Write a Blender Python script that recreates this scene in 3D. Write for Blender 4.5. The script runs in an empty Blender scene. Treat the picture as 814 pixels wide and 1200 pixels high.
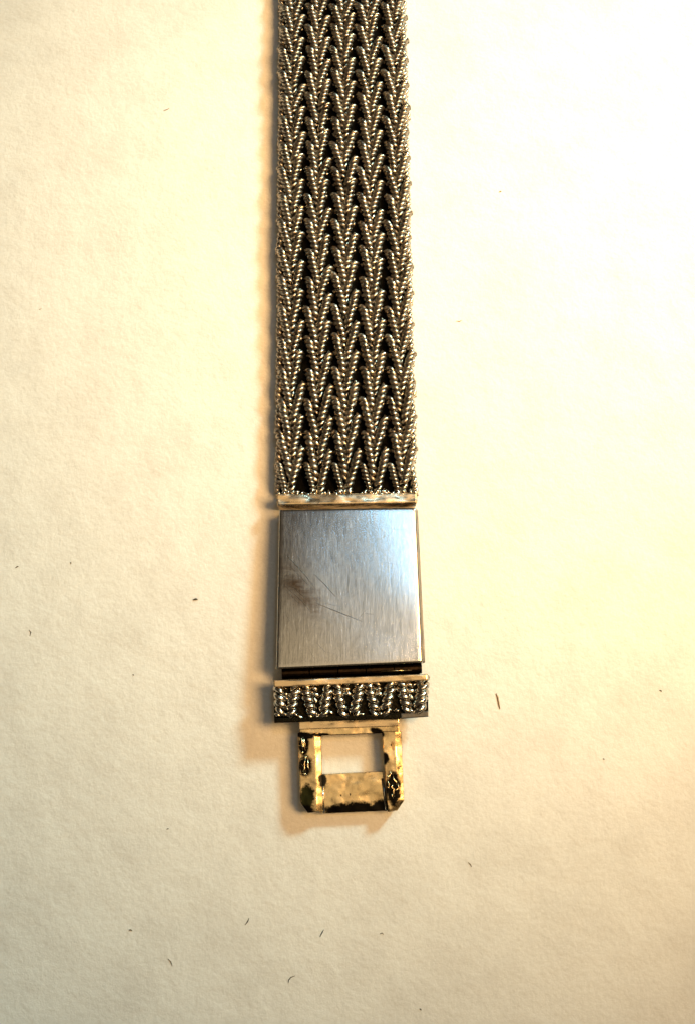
import bpy, bmesh, math, random
from mathutils import Vector, Matrix, noise as mn
random.seed(7)
SC = bpy.context.scene
C = SC.collection
SC.unit_settings.scale_length = 0.01          # one unit is a centimetre
R = math.radians

# ------------------------------------------------------------------ camera
D, TILT, F = 10.93, R(11.4), 1152.0           # distance (cm), tilt, focal length in photo pixels
cam_d = bpy.data.cameras.new('camera'); cam = bpy.data.objects.new('camera', cam_d); C.objects.link(cam)
CP = Vector((0, -D*math.sin(TILT), D*math.cos(TILT)))
cam.location = CP; cam.rotation_euler = (TILT, 0, 0)
cam_d.sensor_fit = 'VERTICAL'; cam_d.sensor_height = 24; cam_d.lens = 24*F/1200
cam_d.clip_start = 0.1; cam_d.clip_end = 2000
SC.camera = cam
MR = Matrix.Rotation(TILT, 3, 'X')
def P(u, v, z=0.0):                            # photo pixel -> point at height z
    d = MR @ Vector(((u-407)/F, -(v-600)/F, -1.0))
    t = (z-CP.z)/d.z
    return CP + d*t

# ------------------------------------------------------------------ light
W = bpy.data.worlds.new('World'); SC.world = W; W.use_nodes = True
W.node_tree.nodes['Background'].inputs[0].default_value = (1, .74, .48, 1)
W.node_tree.nodes['Background'].inputs[1].default_value = 0.055
def aim(o, tgt):
    o.rotation_euler = (Vector(tgt)-o.location).to_track_quat('-Z', 'Y').to_euler()
def lamp(name, kind, loc, tgt, energy, color, **kw):
    l = bpy.data.lights.new(name, kind); o = bpy.data.objects.new(name, l); C.objects.link(o)
    o.location = loc; aim(o, tgt); l.energy = energy; l.color = color
    for k, v in kw.items(): setattr(l, k, v)
    return o
kd = Vector((.42, .47, .40)).normalized()          # cool daylight from the upper right, low
kp = P(410, 700)+kd*40
lamp('cool_daylight', 'SPOT', kp, P(560, 200), 69000, (.58, .92, .90), shadow_soft_size=3.6, spot_size=R(31), spot_blend=1.0)
wd = Vector((.50, .04, .76)).normalized()          # warm room lamp, higher and softer, from the right
wp = P(405, 450)+wd*24
lamp('warm_lamp', 'SPOT', wp, P(780, 240), 50000, (1, .60, .24), shadow_soft_size=6.2, spot_size=R(42), spot_blend=.5)
lamp('ceiling_glow', 'AREA', (1.5, -4.0, 40), (0, -1, 0), 1600, (1, .76, .43), shape='RECTANGLE', size=26, size_y=22)
lamp('window_glow', 'AREA', (6.0, 12.2, 40), (0, -.8, 0), 850, (.34, .70, 1), shape='RECTANGLE', size=5.0, size_y=1.6)
SC.view_settings.view_transform = 'Standard'; SC.view_settings.look = 'None'
SC.view_settings.exposure = 0.0; SC.view_settings.gamma = 1

# ------------------------------------------------------------------ materials
def mat(name, col, metal=0, rough=.5, **kw):
    m = bpy.data.materials.new(name); m.use_nodes = True
    b = m.node_tree.nodes['Principled BSDF']
    b.inputs['Base Color'].default_value = (*col, 1); b.inputs['Metallic'].default_value = metal
    b.inputs['Roughness'].default_value = rough
    for k, v in kw.items(): b.inputs[k].default_value = v
    return m, m.node_tree, b
def N(nt, t, **kw):
    n = nt.nodes.new(t)
    for k, v in kw.items():
        if k.startswith('i_'): n.inputs[k[2:]].default_value = v
        else: setattr(n, k, v)
    return n
def ramp(nt, src, stops):
    r = nt.nodes.new('ShaderNodeValToRGB'); e = r.color_ramp.elements
    e[0].position, e[0].color = stops[0][0], (*stops[0][1], 1)
    e[1].position, e[1].color = stops[-1][0], (*stops[-1][1], 1)
    for p, c in stops[1:-1]:
        x = e.new(p); x.color = (*c, 1)
    nt.links.new(src, r.inputs[0]); return r
def coords(nt, scale=(1,1,1), rot=(0,0,0), loc=(0,0,0), kind='Object'):
    tc = nt.nodes.new('ShaderNodeTexCoord'); mp = nt.nodes.new('ShaderNodeMapping')
    mp.inputs['Scale'].default_value = scale; mp.inputs['Rotation'].default_value = rot; mp.inputs['Location'].default_value = loc
    nt.links.new(tc.outputs[kind], mp.inputs['Vector']); return mp.outputs[0]
def noise(nt, vec, scale, detail=4, rough=.55):
    n = N(nt, 'ShaderNodeTexNoise'); n.inputs['Scale'].default_value = scale
    n.inputs['Detail'].default_value = detail; n.inputs['Roughness'].default_value = rough
    nt.links.new(vec, n.inputs['Vector']); return n.outputs['Fac']
def bump(nt, bsdf, h, strength, dist, prev=None):
    b = N(nt, 'ShaderNodeBump'); b.inputs['Strength'].default_value = strength; b.inputs['Distance'].default_value = dist
    nt.links.new(h, b.inputs['Height'])
    if prev: nt.links.new(prev.outputs[0], b.inputs['Normal'])
    nt.links.new(b.outputs[0], bsdf.inputs['Normal']); return b
def mixc(nt, fac, a, b):
    m = nt.nodes.new('ShaderNodeMix'); m.data_type = 'RGBA'
    nt.links.new(fac, m.inputs[0])
    for sock, v in ((m.inputs[6], a), (m.inputs[7], b)):
        if isinstance(v, tuple): sock.default_value = (*v, 1)
        else: nt.links.new(v, sock)
    return m.outputs[2]

# paper
M_paper, nt, b = mat('soft_white_paper', (.82, .80, .76), 0, .92)
b.inputs['Specular IOR Level'].default_value = .15
v = coords(nt)
r = ramp(nt, noise(nt, v, 1.3, 10, .72), [(.32, (.76, .735, .70)), (.55, (.845, .825, .79)), (.72, (.865, .85, .815))])
r2 = ramp(nt, noise(nt, v, 26, 5, .7), [(.30, (.93, .92, .90)), (.60, (1, 1, 1))])
mm = nt.nodes.new('ShaderNodeMix'); mm.data_type = 'RGBA'; mm.blend_type = 'MULTIPLY'; mm.inputs[0].default_value = 1
nt.links.new(r.outputs[0], mm.inputs[6]); nt.links.new(r2.outputs[0], mm.inputs[7]); nt.links.new(mm.outputs[2], b.inputs['Base Color'])
vd = coords(nt, (1, 1, 1), (0, 0, R(20)))
bp = bump(nt, b, noise(nt, vd, 3.2, 4, .6), .32, .06)
bp = bump(nt, b, noise(nt, v, 14, 6, .65), .45, .016, bp)
bp = bump(nt, b, noise(nt, coords(nt, (1, .45, 1), (0, 0, R(-35))), 42, 4, .7), .40, .006, bp)

def metal(name, c1, c2, rough, nscale=9, bstr=.3, bdist=.004, tarnish=None, tpos=(.56, .68), stretch=(1,1,1), wav=0, world=False):
    m, nt, b = mat(name, c1, 1, rough)
    v = coords(nt, stretch) if not world else nt.nodes.new('ShaderNodeNewGeometry').outputs['Position']
    col = mixc(nt, noise(nt, v, nscale, 5, .6), c1, c2)
    rr = ramp(nt, noise(nt, v, nscale*2.3, 4, .6), [(.3, (rough*.65,)*3), (.7, (min(1, rough*1.45),)*3)])
    nt.links.new(rr.outputs[0], b.inputs['Roughness'])
    if tarnish:
        tr = ramp(nt, noise(nt, v, nscale*.8, 6, .7), [(tpos[0], (0,0,0)), (tpos[1], (1,1,1))])
        col = mixc(nt, tr.outputs[0], col, tarnish)
    nt.links.new(col, b.inputs['Base Color'])
    b1 = bump(nt, b, noise(nt, v, nscale*4, 4, .6), bstr, bdist)
    if wav: bump(nt, b, noise(nt, coords(nt, stretch), 3.5, 2, .5), .8, wav, b1)
    return m
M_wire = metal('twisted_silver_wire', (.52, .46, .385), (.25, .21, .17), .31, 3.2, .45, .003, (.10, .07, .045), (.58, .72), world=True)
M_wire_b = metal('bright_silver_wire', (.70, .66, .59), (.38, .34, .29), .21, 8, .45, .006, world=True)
M_hole_shade = metal('weave_hole_shade', (.004, .004, .003), (.008, .007, .006), .8, 10)  # near-black colour standing in for shade inside the weave
M_gold = metal('worn_pale_gold', (.80, .63, .37), (.54, .40, .22), .27, 5, .35, .004, (.20, .13, .06), (.50, .74), (1,1,1), .045)
def blot(m, blots):
    nt = m.node_tree; b = nt.nodes['Principled BSDF']
    col = b.inputs['Base Color'].links[0].from_socket; ro = b.inputs['Roughness'].links[0].from_socket
    tc = nt.nodes.new('ShaderNodeTexCoord'); nz = N(nt, 'ShaderNodeTexNoise'); nz.inputs['Scale'].default_value = 15; nz.inputs['Detail'].default_value = 6; nz.inputs['Roughness'].default_value = .75
    nt.links.new(tc.outputs['Object'], nz.inputs['Vector'])
    for (u, w, z, rx, ry, rot, c, amp) in blots:
        amp = .5 + amp*1.3
        mp = N(nt, 'ShaderNodeMapping', vector_type='TEXTURE'); mp.inputs['Location'].default_value = P(u, w, z)
        mp.inputs['Rotation'].default_value = (0, 0, R(rot)); mp.inputs['Scale'].default_value = (rx/106, ry/106, 1)
        nt.links.new(tc.outputs['Object'], mp.inputs['Vector'])
        ln = N(nt, 'ShaderNodeVectorMath', operation='LENGTH'); nt.links.new(mp.outputs[0], ln.inputs[0])
        ma = N(nt, 'ShaderNodeMath', operation='MULTIPLY_ADD'); nt.links.new(nz.outputs['Fac'], ma.inputs[0]); ma.inputs[1].default_value = amp; nt.links.new(ln.outputs['Value'], ma.inputs[2])
        rp = N(nt, 'ShaderNodeMapRange'); nt.links.new(ma.outputs[0], rp.inputs['Value'])
        rp.inputs['From Min'].default_value = .80+amp*.5; rp.inputs['From Max'].default_value = 1.14+amp*.5
        rp.inputs['To Min'].default_value = 1; rp.inputs['To Max'].default_value = 0
        col = mixc(nt, rp.outputs[0], col, c)
        ro = mixc(nt, rp.outputs[0], ro, (.42, .42, .42))
    nt.links.new(col, b.inputs['Base Color']); nt.links.new(ro, b.inputs['Roughness'])
BK = (.006, .005, .004)
blot(M_gold, [(418, 952, .13, 36, 11.5, 3, BK, .5), (446, 946, .13, 9, 9, 0, BK, .5), (400, 953, .13, 20, 10, 0, BK, .4),
    (360, 936, .215, 8, 16, 0, (.020, .021, .008), 1.1), (360, 950, .215, 8, 6, 0, BK, .5),
    (358, 862, .215, 11, 3.6, -8, BK, .6), (378, 914, .13, 5, 7.5, 0, (.02, .018, .014), .5),
    (451, 889, .215, 4.2, 7, 0, BK, .7), (442, 858, .20, 9, 4, -25, BK, .5), (460.5, 925, .215, 8.5, 20, 0, BK, .6),
    (356, 873, .215, 6, 12, 0, BK, .5), (358, 898, .215, 7.5, 12, 0, BK, .5),
    (460, 874, .215, 2, 5, 10, (.30, .20, .10), .8), (400, 862, .20, 30, 1.6, 2, (.10, .07, .04), .8), (375, 861, .2, 14, 2, 0, BK, .8)])
M_stamp = metal('stamped_gold_relief', (.85, .68, .42), (.6, .45, .25), .22, 20, .4, .006)
M_cap = metal('scratched_gold_cap', (.84, .66, .42), (.50, .37, .24), .24, 6, .4, .004, (.05, .035, .02), (.60, .70), (.6, 1.3, 1), .05)
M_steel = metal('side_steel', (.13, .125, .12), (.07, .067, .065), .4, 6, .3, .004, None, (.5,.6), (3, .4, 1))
M_black = metal('recess_shade_black', (.004, .004, .003), (.014, .012, .008), .45, 14, .8, .01)  # black that paints in shade: bar recess, lower lip, hinge gap
M_green = metal('dark_green_tarnish', (.006, .008, .003), (.10, .09, .04), .35, 10, .8, .01)
M_hinge = metal('dark_hinge_metal', (.035, .02, .01), (.006, .005, .004), .35, 8, .4, .006)

# brushed cover plate
M_plate, nt, b = mat('brushed_steel_plate', (.62, .60, .58), 1, .34)
b.inputs['Anisotropic'].default_value = .35
tn = N(nt, 'ShaderNodeCombineXYZ'); tn.inputs[1].default_value = 1; nt.links.new(tn.outputs[0], b.inputs['Tangent'])
v = coords(nt, (1, .07, 1))
br = noise(nt, v, 60, 6, .8)
base = ramp(nt, br, [(.32, (.40, .39, .375)), (.68, (.68, .66, .64))])
vs = coords(nt, (1, 1, 1), (0, 0, 0), (.0, .0, 0))
# stained patch at lower left, in diagonal streaks
sc_, sa = P(350, 690, .36), R(-52)
tc = nt.nodes.new('ShaderNodeTexCoord')
mp = N(nt, 'ShaderNodeMapping', vector_type='TEXTURE'); mp.inputs['Location'].default_value = sc_; mp.inputs['Rotation'].default_value = (0, 0, sa)
mp.inputs['Scale'].default_value = (.46, .19, 1)
nt.links.new(tc.outputs['Object'], mp.inputs['Vector'])
gl = N(nt, 'ShaderNodeVectorMath', operation='LENGTH'); nt.links.new(mp.outputs[0], gl.inputs[0])
gr = ramp(nt, gl.outputs['Value'], [(0.15, (1,1,1)), (1.0, (0,0,0))])
sn = ramp(nt, noise(nt, coords(nt, (.22, 1.0, 1), (0, 0, -sa)), 15, 6, .7), [(.36, (0,0,0)), (.58, (1,1,1))])
mu = N(nt, 'ShaderNodeMath', operation='MULTIPLY'); nt.links.new(gr.outputs[0], mu.inputs[0]); nt.links.new(sn.outputs[0], mu.inputs[1])
col = mixc(nt, mu.outputs[0], base.outputs[0], (.19, .13, .085))
nt.links.new(col, b.inputs['Base Color'])
rr = ramp(nt, br, [(.3, (.17,)*3), (.7, (.28,)*3)]); nt.links.new(rr.outputs[0], b.inputs['Roughness'])
bp = bump(nt, b, br, .28, .0022)
bp = bump(nt, b, noise(nt, coords(nt, (1, .8, 1)), 30, 4, .7), .16, .003, bp)
bp = bump(nt, b, noise(nt, coords(nt, (1, .8, 1)), 2.2, 2, .5), .25, .004, bp)
M_scratch = mat('scratch_groove', (.06, .045, .035), .6, .5)[0]
M_lint = mat('dark_lint', (.035, .028, .02), 0, .9)[0]
M_lint_b = mat('brown_lint', (.34, .22, .12), 0, .9)[0]

# ------------------------------------------------------------------ helpers
def link(name, me, m, parent=None, smooth=True, loc=None):
    for mt in (m if isinstance(m, (list, tuple)) else [m]): me.materials.append(mt)
    if smooth: me.shade_smooth()
    o = bpy.data.objects.new(name, me); C.objects.link(o); o.parent = parent
    if loc is not None: o.location = loc
    return o
def from_bm(name, bm):
    me = bpy.data.meshes.new(name); bmesh.ops.recalc_face_normals(bm, faces=bm.faces); bm.to_mesh(me); bm.free(); return me
def loft(name, top, bot, m, parent, bev=.012, seg=2, top_inset=None):
    """solid between two polygons of world points; edges rounded"""
    bm = bmesh.new()
    a = [bm.verts.new(p) for p in top]; c = [bm.verts.new(p) for p in bot]
    n = len(a); bm.faces.new(a); bm.faces.new(list(reversed(c)))
    for i in range(n): bm.faces.new((a[i], c[i], c[(i+1)%n], a[(i+1)%n]))
    bmesh.ops.recalc_face_normals(bm, faces=bm.faces)
    if bev: bmesh.ops.bevel(bm, geom=list(bm.edges), offset=bev, segments=seg, profile=.6, affect='EDGES')
    me = from_bm(name, bm)
    o = link(name, me, m, parent, smooth=False)
    return o
def loft3(name, top, mid, bot, m, parent, bev=.006):
    bm = bmesh.new(); R3 = [[bm.verts.new(p) for p in q] for q in (top, mid, bot)]; n = len(top)
    bm.faces.new(R3[0]); bm.faces.new(list(reversed(R3[2])))
    for a, c in ((R3[0], R3[1]), (R3[1], R3[2])):
        for i in range(n): bm.faces.new((a[i], c[i], c[(i+1)%n], a[(i+1)%n]))
    bmesh.ops.recalc_face_normals(bm, faces=bm.faces)
    bmesh.ops.bevel(bm, geom=[e for e in bm.edges if all(v in R3[0] or v in R3[1] for v in e.verts)], offset=bev, segments=1, affect='EDGES')
    return link(name, from_bm(name, bm), m, parent, smooth=False)
def px(poly, z): return [P(u, w, z) if not isinstance(z, (list, tuple)) else P(u, w, z[i]) for i, (u, w) in enumerate(poly)]
def down(poly_pts, z): return [Vector((p.x, p.y, z)) for p in poly_pts]
def tube_into(bm, pts, rad, sides=6, cap=True):
    rings = []
    n = len(pts)
    for i, p in enumerate(pts):
        p = Vector(p); t = (Vector(pts[min(i+1, n-1)])-Vector(pts[max(i-1, 0)])).normalized()
        a = t.cross(Vector((0, 0, 1)));
        if a.length < .05: a = t.cross(Vector((1, 0, 0)))
        a.normalize(); c = t.cross(a)
        rr = rad[i] if isinstance(rad, (list, tuple)) else rad
        rings.append([bm.verts.new(p + a*math.cos(2*math.pi*k/sides)*rr + c*math.sin(2*math.pi*k/sides)*rr) for k in range(sides)])
    for i in range(n-1):
        for k in range(sides):
            bm.faces.new((rings[i][k], rings[i][(k+1)%sides], rings[i+1][(k+1)%sides], rings[i+1][k]))
    if cap: bm.faces.new(list(reversed(rings[0]))); bm.faces.new(rings[-1])
def cord_into(bm, path, Rc, beads, hand=1, plies=3, per=6, sides=6, phase=0.):
    """rope: plies wound round a path (callable t->Vector)"""
    turns = beads/plies
    n = max(8, int(turns*13))
    rc = Rc*(.54 if plies == 3 else .54); rp = Rc*(.50 if plies == 3 else .455)
    cen = [path(i/n) for i in range(n+1)]
    for k in range(plies):
        pts = []
        for i, p in enumerate(cen):
            t = (cen[min(i+1, n)]-cen[max(i-1, 0)]).normalized()
            a = t.cross(Vector((0, 0, 1)))
            if a.length < .05: a = t.cross(Vector((1, 0, 0)))
            a.normalize(); c = a.cross(t)
            ang = hand*(2*math.pi*turns*i/n) + 2*math.pi*k/plies + phase
            pts.append(p + (a*math.cos(ang) + c*math.sin(ang))*rc)
        tube_into(bm, pts, rp, sides)

# ------------------------------------------------------------------ setting
bm = bmesh.new(); bmesh.ops.create_grid(bm, x_segments=2, y_segments=2, size=150)
o = link('paper_surface', from_bm('paper_surface', bm), M_paper, None, False); o['kind'] = 'structure'

# ------------------------------------------------------------------ bracelet
BR = bpy.data.objects.new('watch_bracelet', None); C.objects.link(BR)
BR.location = (0, 0, 0); BR.empty_display_size = .3
BR['label'] = 'silver woven mesh watch strap with brushed steel plate and pale gold clasp tongue'
BR['category'] = 'watch strap'

ZT = .305                                     # top of weave
def edgeL(v): return 326 - 4.5*v/575
def edgeR(v): return 476 + 13.0*v/575
def pitch(v): return 26.3 + (v-60)*0.0278
rowsv = [549.0]
while rowsv[-1] > -60: rowsv.append(rowsv[-1]-pitch(rowsv[-1]-14))
# added black sheet inside the weave, painting shade into its holes
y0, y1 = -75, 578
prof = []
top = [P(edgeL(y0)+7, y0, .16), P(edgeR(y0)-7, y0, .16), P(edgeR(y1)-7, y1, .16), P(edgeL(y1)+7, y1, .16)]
band = loft('woven_band', top, down(top, .05), M_hole_shade, BR, .01)

c0, p0 = .318, .352
rC = .172*c0
def make_wire(sign):
    """one visible cord of the herringbone and its return on the underside, local x 0..c0, y down negative"""
    bm = bmesh.new()
    xa, xb = (.15*c0, .52*c0) if sign > 0 else (.91*c0, .51*c0)
    L = 1.44*p0
    zc = ZT - rC
    def path(t):
        s = t*t*(3-2*t)*.25 + t*.75
        x = xa + (xb-xa)*s - sign*.020*max(0, 1-t/.22)**2
        y = .5*L - L*t
        z = zc - .05*t - .075*max(0, (t-.78)/.22)**1.5
        z -= .085*max(0, 1-t/.26)**1.6
        return Vector((x, y, z))
    cord_into(bm, path, rC*1.0, 9, hand=sign, plies=PL, phase=.6)
    # underside return
    x2 = .20*c0 if sign > 0 else .80*c0
    def back(t): return Vector((xb + (x2-xb)*t, -.5*L + (L-p0*.5)*t, rC + .01 + .10*(abs(2*t-1)**4)))
    cord_into(bm, back, rC*.95, 5, hand=sign, plies=2, sides=5)
    return from_bm('twisted_wire', bm)
def make_edge(side):
    bm = bmesh.new(); L = 1.12*p0
    def path(t):
        e = 2*t-1
        return Vector((side*(.010*e), 0.5*L - L*t, .12 + .085*(1-e*e) - .03*t))
    cord_into(bm, path, rC*.86, 7, hand=-side, plies=PL)
    return from_bm('edge_wire', bm)
PL = 2
me_p, me_n, me_l, me_r = make_wire(1), make_wire(-1), make_edge(-1), make_edge(1)
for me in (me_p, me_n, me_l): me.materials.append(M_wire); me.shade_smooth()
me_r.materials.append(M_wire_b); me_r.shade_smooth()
def put(me, name, x, y, z, sx, sy, rz, parent, sz=1):
    o = bpy.data.objects.new(name, me); C.objects.link(o); o.parent = parent
    o.location = (x, y, z); o.scale = (sx, sy, sz); o.rotation_euler = (random.uniform(-.03, .03), random.uniform(-.04, .04), rz)
    return o
def row(vt, which):
    p = pitch(vt+10); vc = vt + p*.62
    L, Rr = P(edgeL(vc)+2, vc, .2), P(edgeR(vc)-2, vc, .2)
    c = (Rr.x-L.x)/5; pw = abs(P(400, vc-p/2, .2).y - P(400, vc+p/2, .2).y)
    return L, Rr, c, pw
def place(which, vt):
    L, Rr, c, pw = row(vt, which)
    if which in 'pn':
        me = me_p if which == 'p' else me_n
        for k in range(5):
            put(me, 'twisted_wire', L.x + k*c + random.gauss(0, .005) + .010*mn.noise(Vector((k*.7, L.y*.9, 3))), L.y + random.gauss(0, .010) + .03*mn.noise(Vector((k*1.3, L.y*.5, 0))), random.gauss(0, .005),
                c/c0, pw/p0*random.uniform(.96, 1.04), random.gauss(0, .035), band)
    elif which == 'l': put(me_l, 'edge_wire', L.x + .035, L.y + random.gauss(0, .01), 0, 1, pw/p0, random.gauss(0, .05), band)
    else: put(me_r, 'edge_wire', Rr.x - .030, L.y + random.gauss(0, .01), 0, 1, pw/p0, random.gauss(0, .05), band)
for i, vt in enumerate(rowsv):
    ph = pitch(vt)
    if vt < 560 and i > 0 or True:
        if i > 0: place('p', vt)
        place('n', vt - ph*.5)
        place('l', vt - ph*.2) if i > 0 else None
        place('r', vt - ph*.4)
# last short cords of the left-leaning columns, running under the cap
vt = rowsv[0]; L, Rr, c, pw = row(vt, 'p')
for k in range(5):
    put(me_p, 'twisted_wire', L.x + k*c, P(400, 563, .2).y, 0, c/c0*.8, pw/p0*.68, 0, band)
put(me_l, 'edge_wire', L.x+.03, P(400, 560, .2).y, 0, 1, pw/p0*.7, 0, band)

# end cap
ZC = .29
cap_top = px([(323, 578.5), (488.5, 577), (488.5, 589.5), (325, 592)], ZC)
loft('end_cap', cap_top, down(cap_top, .0), M_cap, BR, .022, 3)

# solder crumbs along the cap
bm = bmesh.new()
for _ in range(46):
    u = random.uniform(325, 487); p = P(u, random.uniform(575.5, 579.5), ZC-.015)
    mtx = Matrix.Translation(p) @ Matrix.Rotation(random.uniform(0, 3), 4, 'Z') @ Matrix.Diagonal((random.uniform(.015, .05), random.uniform(.010, .02), .018, 1))
    bmesh.ops.create_icosphere(bm, subdivisions=1, radius=1, matrix=mtx)
link('solder_seam', from_bm('solder_seam', bm), M_wire_b, BR)

# clasp cover plate: rises towards the clasp
zt, zb = .30, .385
ptop = [P(327.5, 597, zt), P(487.5, 594.5, zt), P(495, 776.5, zb), P(323.5, 784, zb)]
def shrink(pts, d, z):
    c = sum(pts, Vector())/len(pts); out = []
    for p in pts:
        q = p-c; out.append(Vector((p.x - math.copysign(d, q.x), p.y - math.copysign(d, q.y), z)))
    return out
# body under the plate
cbx = [Vector((p.x, p.y, p.z-.075)) for p in ptop]
bot = [P(335, 600, .03), P(489, 598, .03), P(497.5, 776, .03), P(331, 776, .03)]
body_top = [cbx[0]+Vector((.03, 0, 0)), cbx[1]+Vector((.015, 0, -.01)), cbx[2]+Vector((.03, 0, -.02)), cbx[3]+Vector((.03, .02, 0))]
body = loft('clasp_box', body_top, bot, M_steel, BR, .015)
# plate with a fine mesh so that the top is very slightly crowned
bm = bmesh.new(); nx, ny = 24, 26; g = []
for j in range(ny+1):
    rowv = []
    for i in range(nx+1):
        a, bb = i/nx, j/ny
        a = .5-.5*math.cos(math.pi*a); bb = .5-.5*math.cos(math.pi*bb)
        p = (ptop[0]*(1-a)+ptop[1]*a)*(1-bb) + (ptop[3]*(1-a)+ptop[2]*a)*bb
        ex = min(a, 1-a)*1.55; ey = min(bb, 1-bb)*1.75; rr = .016
        dz = 0
        for e_ in (ex, ey*1.6):
            if e_ < rr: dz -= rr - math.sqrt(max(0, rr*rr-(rr-e_)**2))
        dz += .010*(1-(2*a-1)**2) - .010
        p = p + Vector((0, 0, dz + .006*mn.noise(p*1.6)))
        rowv.append(bm.verts.new(p))
    g.append(rowv)
for j in range(ny):
    for i in range(nx): bm.faces.new((g[j][i], g[j][i+1], g[j+1][i+1], g[j+1][i]))
be = [e for e in bm.edges if e.is_boundary]
r_ = bmesh.ops.extrude_edge_only(bm, edges=be)
for vv in r_['geom']:
    if isinstance(vv, bmesh.types.BMVert): vv.co.z -= .055
plate = link('cover_plate', from_bm('cover_plate', bm), M_plate, BR)
def onplate(u, v): # height of the plate under a photo pixel
    z = .37
    for _ in range(4):
        p = P(u, v, z); t = (ptop[0].y-p.y)/(ptop[0].y-ptop[3].y); z = zt+(zb-zt)*t
        a = (p.x-ptop[0].x)/(ptop[1].x-ptop[0].x); z += .010*(1-(2*a-1)**2)-.010 + .006*mn.noise(Vector((p.x, p.y, z))*1.6)
    return P(u, v, z+.0015)
def scratch(pts, w):
    bm = bmesh.new(); q = []
    for i in range(len(pts)-1):
        for s in range(6):
            t = s/6; q.append(onplate(pts[i][0]*(1-t)+pts[i+1][0]*t + random.uniform(-.15, .15), pts[i][1]*(1-t)+pts[i+1][1]*t))
    q.append(onplate(*pts[-1]))
    n = len(q); rad = [w*(.25+.75*math.sin(math.pi*min(1, (i+.3)/n))) for i in range(n)]
    tube_into(bm, q, rad, 4)
    link('scratch', from_bm('scratch', bm), M_scratch, plate)
S = lambda x, y: (300+x/3.7, 580+y/3.7)
scratch([S(130, 258), S(180, 310), S(245, 385)], .0030)
scratch([S(250, 342), S(300, 390), S(343, 440)], .0034)
scratch([S(262, 470), S(330, 497), S(400, 525), S(462, 550)], .0030)
scratch([S(470, 514), S(512, 518)], .0018)
scratch([S(140, 300), S(210, 372)], .0018); scratch([S(150, 390), S(240, 470)], .0018)
scratch([S(160, 320), S(235, 398)], .0015); scratch([S(175, 250), S(190, 285)], .0016)
scratch([S(120, 390), S(200, 460), S(240, 510)], .0022); scratch([S(135, 420), S(190, 475)], .0015)
scratch([S(200, 330), S(250, 400)], .0014)

rs = random.Random(5)
for _ in range(22):
    u, w = rs.uniform(332, 470), rs.uniform(615, 765); a = rs.gauss(-48, 16) if u < 400 else rs.uniform(-80, 80); l = rs.uniform(6, 20)
    du, dv = math.cos(R(a))*l, -math.sin(R(a))*l
    scratch([(u, w), (min(484, u+du*.5+rs.uniform(-.6, .6)), w+dv*.5), (min(484, u+du), min(772, max(603, w+dv)))], rs.uniform(.0007, .0012))
# hinge between plate and bar
bm = bmesh.new()
a, c = P(330, 789, .22), P(494, 783, .22)
for k in range(5):
    s, e = a.lerp(c, k/5+.004), a.lerp(c, (k+1)/5-.004)
    tube_into(bm, [s, e], .055, 14)
link('hinge_barrel', from_bm('hinge_barrel', bm), M_hinge, BR, smooth=False)
bm = bmesh.new(); tube_into(bm, [P(446, 786.6, .275), P(482, 785.2, .275)], .009, 8)
link('hinge_pin', from_bm('hinge_pin', bm), M_gold, BR)
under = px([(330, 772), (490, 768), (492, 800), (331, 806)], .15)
loft('hinge_leaf', under, down(under, .04), M_black, BR, .008)  # black paints in the shade of the gap below the plate

# woven bar
ZB = .39
TL, TR, BRc, BL = (320.5, 797), (500.5, 789.5), (501.5, 840), (321.5, 847.5)
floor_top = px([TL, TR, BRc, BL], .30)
bar = loft('clasp_bar', floor_top, down(floor_top, .205), M_black, BR, .010)  # black floor paints in the recess shade and the shadow under the bar
lip = px([TL, TR, (500.8, 797.5), (321, 805.5)], ZB)
loft('bar_lip', lip, down(lip, .30), M_cap, bar, .016, 3)
lip2 = px([(469, 836), (501.2, 833), (501.6, 840), (469, 842.5)], .345)
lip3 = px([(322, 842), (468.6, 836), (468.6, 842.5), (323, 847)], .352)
loft('bar_lip', lip3, down(lip3, .24), M_black, bar, .010, 2)  # black lip continues the painted shadow line, hides the cord ends
loft('bar_lip', lip2, down(lip2, .24), M_steel, bar, .010, 2)
cords = [((326.5, 809), (331, 834), 1, 1.0), ((331, 810), (337, 823), 1, .8), ((348, 806), (340, 838), -1, 1), ((356, 807), (368, 838), 1, 1),
         ((367, 805), (372, 823), 1, .8), ((386, 805), (378, 838), -1, 1), ((393, 805), (404, 838), 1, 1), ((403, 803), (409, 817), 1, .85),
         ((422, 803), (414, 837), -1, 1), ((430, 803), (441, 836), 1, 1), ((440, 802), (446, 816), 1, .8), ((459, 801), (450, 835), -1, 1),
         ((468, 802), (478, 832), 1, 1), ((477, 800), (484, 819), 1, .85), ((496, 798), (490, 833), -1, 1.1)]
for (s, e, sg, k) in cords:
    bm = bmesh.new(); zc = ZB-.068
    sp, ep = P(s[0], s[1]-3, zc), P(e[0], e[1]+(2.5 if k > .9 else 0), zc); Lc = (ep-sp).length
    low = .05 if k < .9 else 0
    def path(t):
        p = sp.lerp(ep, t); ee = abs(2*t-1)
        p.z = zc - .060*ee**7 - low + .004*math.sin(9*t+s[0]); return p
    cord_into(bm, path, .068*k, max(3, round(Lc/.068)), hand=sg, plies=2, phase=s[0])
    for vv in bm.verts: vv.co += Vector((mn.noise(vv.co*22), mn.noise(vv.co*22+Vector((9, 0, 0))), mn.noise(vv.co*20+Vector((0, 7, 0)))))*.006
    link('twisted_wire', from_bm('twisted_wire', bm), M_wire_b, bar)
bm = bmesh.new()
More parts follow.
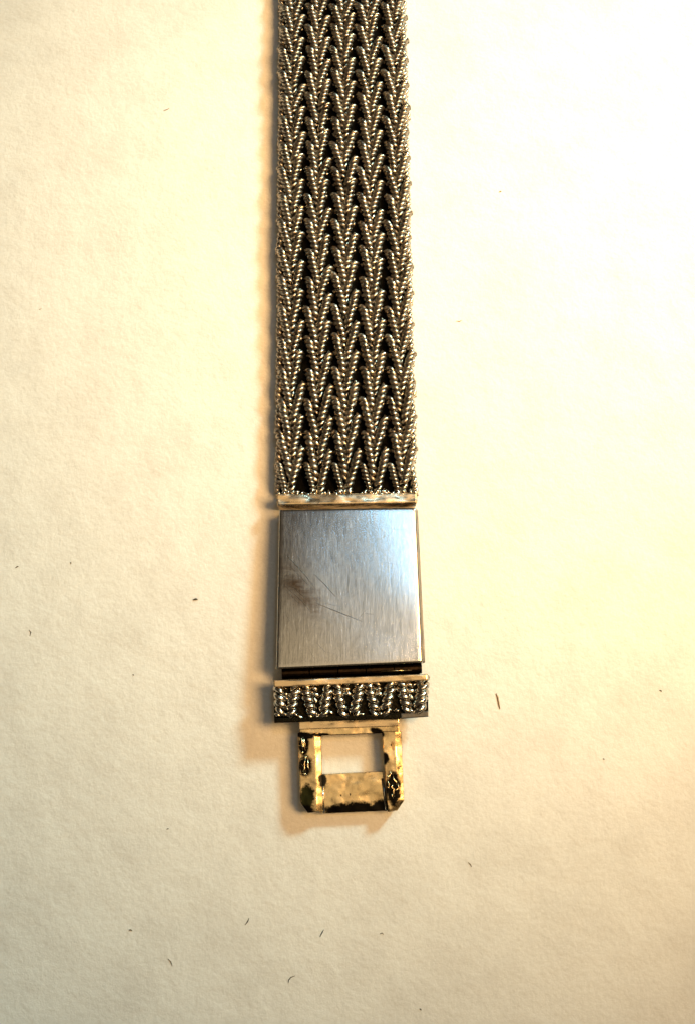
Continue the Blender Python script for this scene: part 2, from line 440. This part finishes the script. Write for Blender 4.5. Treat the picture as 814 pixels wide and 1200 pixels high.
for u, w, s in [(326, 838, .05), (340, 841, .03), (346, 838, .04), (352, 841, .04), (371, 840, .035), (380, 836, .055), (388, 835, .04), (407, 840, .035), (417, 839, .035),
                (424, 837, .035), (444, 837, .035), (451, 836, .035), (464, 833, .04), (481, 832, .035), (492, 830, .045), (497, 806, .045), (489, 799, .04), (484, 803, .035), (463, 801, .04), (426, 803, .035), (498, 820, .04), (350, 808, .035), (495, 796, .045), (325, 826, .05)]:
    bm = bmesh.new(); mtx = Matrix.Translation(P(u, w, ZB-.075)) @ Matrix.Rotation(random.uniform(-.6, .6), 4, 'Z') @ Matrix.Diagonal((s*random.uniform(.7, 1.1), s*.5, s*.6, 1))
    bmesh.ops.create_icosphere(bm, subdivisions=2, radius=1, matrix=mtx)
    for vv in bm.verts: vv.co += Vector((mn.noise(vv.co*25), mn.noise(vv.co*25+Vector((9, 0, 0))), mn.noise(vv.co*25+Vector((0, 7, 0)))))*.014
    link('solder_blob', from_bm('solder_blob', bm), M_wire_b, bar)

# tongue
ZR, ZS = .215, .13
ledge = px([(350.5, 836), (466.5, 830), (467, 851), (350.5, 855)], .222)
tg_cross_top = px([(351, 836), (466.5, 830), (467.5, 858.5), (351, 863)], .20)
tongue = loft('clasp_tongue', tg_cross_top, down(tg_cross_top, .09), M_gold, BR, .008)
loft('tongue_ledge', ledge, down(ledge, .195), M_cap, tongue, .007)
lr_t = px([(349.5, 859), (369, 858.5), (372, 951), (361, 951.5), (352.5, 940)], ZR)
def rail(tp, shift):
    mid = [Vector((p.x+shift[i][0], p.y+shift[i][1], p.z-.006-abs(shift[i][0])*.27)) for i, p in enumerate(tp)]
    return loft3('tongue_rail', tp, mid, down(mid, .09), M_gold, tongue)
rail_l = rail(lr_t, [(-.006, 0), (.060, 0), (.060, -.004), (0, -.01), (-.006, -.004)])
rr_t = px([(447.5, 857), (463, 857), (466, 938), (460, 946), (454, 950.5)], ZR)
rail_r = rail(rr_t, [(-.002, 0), (.062, 0), (.062, -.01), (.045, -.035), (0, -.01)])
st = px([(374, 907.5), (448, 904), (454, 950), (376, 953.5)], ZS)
strip = loft('tongue_strip', st, down(st, .06), M_gold, tongue, .006)
# small polished fillets each side of the strip
for (u0, w0, u1, w1) in ((378, 921, 379.5, 953), (447.5, 912, 452, 949)):
    bm = bmesh.new(); tube_into(bm, [P(u0, w0, ZS), P(u1, w1, ZS)], .013, 8)
    link('fillet', from_bm('fillet', bm), M_wire_b, tongue)
def patch(pts, z, m, parent, name='tarnish_patch', h=.004):
    q = px(pts, z+h); loft(name, q, down(q, z-.003), m, parent, 0)
def jag(pts, amp=.7, n=4):
    out = []
    for i in range(len(pts)):
        a, c = pts[i], pts[(i+1) % len(pts)]
        for k in range(n):
            t = k/n; out.append((a[0]*(1-t)+c[0]*t+random.uniform(-amp, amp)*(k > 0), a[1]*(1-t)+c[1]*t+random.uniform(-amp, amp)*(k > 0)))
    return out
for u, w in ((399.5, 932), (410, 931), (458, 873)):
    patch(jag([(u-.8, w-1.3), (u+.9, w-1), (u+.6, w+1.6), (u-.6, w+1.1)], .3, 2), ZS if u < 446 else ZR, M_hinge, tongue if u < 446 else rail_r, 'pit', .002)
# worn hallmarks: dark punched field with raised illegible strokes
def hallmark(field, strokes, z, parent):
    bm = bmesh.new()
    for st_ in strokes:
        tube_into(bm, [P(u+random.uniform(-.25, .25), w+random.uniform(-.25, .25), z+.008) for u, w in st_], [.004]+[.008]*(len(st_)-2)+[.004] if len(st_) > 2 else .006, 6)
    for vv in bm.verts: vv.co += Vector((mn.noise(vv.co*40), mn.noise(vv.co*40+Vector((5, 0, 0))), 0))*.008
    link('hallmark', from_bm('hallmark', bm), M_stamp, parent)
T = lambda x, y: (340+x/10, 840+y/10)
hallmark([T(95, 225), T(150, 205), T(195, 260), T(215, 380), T(200, 430), T(120, 440), T(92, 400)],
         [[T(135, 235), T(140, 300), T(150, 420)], [T(165, 240), T(178, 330), T(170, 380)], [T(95, 335), T(140, 340), T(190, 360)], [T(150, 230), T(155, 330), T(185, 400)], [T(120, 425), T(165, 410)]], ZR, rail_l)
hallmark([T(110, 480), T(170, 450), T(240, 470), T(245, 600), T(200, 685), T(125, 690), T(105, 600)],
         [[T(115, 490), T(170, 470), T(215, 500)], [T(180, 480), T(170, 560), T(185, 690)], [T(215, 500), T(210, 580), T(225, 640)], [T(135, 560), T(175, 600), T(150, 650)], [T(120, 680), T(160, 665), T(205, 680)], [T(190, 560), T(235, 620)]], ZR, rail_l)
U = lambda x, y: (410+x/10, 840+y/10)
hallmark([U(400, 620), U(470, 620), U(550, 690), U(575, 780), U(570, 960), U(510, 1075), U(455, 1080), U(425, 1000), U(400, 800)],
         [[U(450, 640), U(480, 665), U(450, 700), U(470, 735)], [U(500, 680), U(508, 730), U(540, 760), U(545, 800)], [U(430, 750), U(455, 790), U(445, 830), U(480, 850)], [U(500, 790), U(480, 820), U(510, 850), U(500, 890), U(525, 940)],
          [U(555, 780), U(565, 830), U(535, 860), U(515, 840)], [U(470, 900), U(490, 920), U(500, 960)], [U(440, 690), U(430, 720)]], ZR, rail_r)

# ------------------------------------------------------------------ specks and fibres lying on the paper
def speck(name, pts, w, m, label, cat, grp):
    w *= .58
    base = P(pts[0][0], pts[0][1], 0)
    bm = bmesh.new(); q = []
    n = len(pts)
    for i, (u, v_) in enumerate(pts):
        p = P(u, v_, w*.7) - base; p.z = w*.8; q.append(p)
    rad = [w*(.45 if i in (0, n-1) else 1) for i in range(n)]
    tube_into(bm, q, rad, 6)
    o = link(name, from_bm(name, bm), m, None, True, base)
    o['label'] = label; o['category'] = cat; o['group'] = grp
FG, SG = 'lint fibres lying on the paper', 'dark specks lying on the paper'
fib = [([(292, 1076), (290.5, 1080), (287.5, 1084)], .010, M_lint, 'straight dark fibre below the clasp tongue, left one of two parallel slanted fibres'),
       ([(379.5, 1089.5), (377.5, 1093), (375, 1098)], .010, M_lint, 'straight dark fibre below the clasp tongue, right one of two parallel slanted fibres'),
       ([(346, 1143.5), (341, 1145.5), (338.5, 1148.5), (338, 1152)], .008, M_lint, 'curled thin dark fibre near the bottom edge of the paper'),
       ([(580.5, 812.5), (582.5, 817), (583.7, 824), (585, 831)], .014, M_lint_b, 'long brown fibre on the bright paper right of the woven bar'),
       ([(197, 1123.5), (200.5, 1127), (202, 1132)], .008, M_lint, 'faint grey hooked fibre on the shaded lower left paper'),
       ([(34.5, 738), (36.5, 741), (35.5, 745.5)], .008, M_lint, 'small bent fibre near the left edge level with the cover plate'),
       ([(548, 1010.5), (550.5, 1013), (552, 1016)], .008, M_lint, 'tiny slanted fibre on the paper right of and below the tongue'),
       ([(192, 129.5), (196, 128.5), (199, 126.5)], .009, M_lint_b, 'short tan fibre on the bright paper at upper left'),
       ([(46, 363), (49, 361.5)], .009, M_lint_b, 'tiny tan fibre near the left edge of the upper paper'),
       ([(534, 376), (538, 376.5), (540.5, 375)], .009, M_lint_b, 'short flat tan fibre right of the middle of the mesh band'),
       ([(444.5, 1094.5), (447, 1093.3), (449, 1095)], .008, M_lint, 'tiny curved fibre below and right of the tongue near the bottom')]
for pts, w, m, lab in fib: speck('lint_fibre', pts, w, m, lab, 'fibre', FG)
sp = [((226.5, 703), (232, 702.5), .018, M_lint, 'largest dark speck on the paper, left of the brushed plate'),
      ((18.5, 665.5), (22, 664), .012, M_lint, 'dark speck near the left edge, level with the top of the plate'),
      ((82.5, 659), (83.5, 661), .010, M_lint, 'tiny dark speck between the left edge speck and the plate'),
      ((151.5, 1090), (155, 1090.8), .012, M_lint, 'dark speck on the shaded paper at lower left'),
      ((705.5, 889.5), (707.3, 890.5), .010, M_lint, 'small speck on the bright paper right of the tongue'),
      ((772, 809), (774.5, 810.5), .010, M_lint, 'small speck near the right edge level with the woven bar'),
      ((491, 1182.5), (493, 1184), .012, M_lint, 'small dark speck close to the bottom edge of the picture'),
      ((584, 225), (587, 224.5), .012, M_lint_b, 'faint tan speck on the bright paper right of the upper band'),
      ((155.5, 790.5), (157, 792), .008, M_lint, 'faint speck left of the bracelet level with the plate foot'),
      ((195.5, 972), (198, 971.5), .009, M_lint, 'faint speck on the paper left of and below the tongue')]
for a, c, w, m, lab in sp:
    mid = ((a[0]+c[0])/2+.4, (a[1]+c[1])/2-.8)
    speck('dust_speck', [a, mid, c], w, m, lab, 'speck', SG)
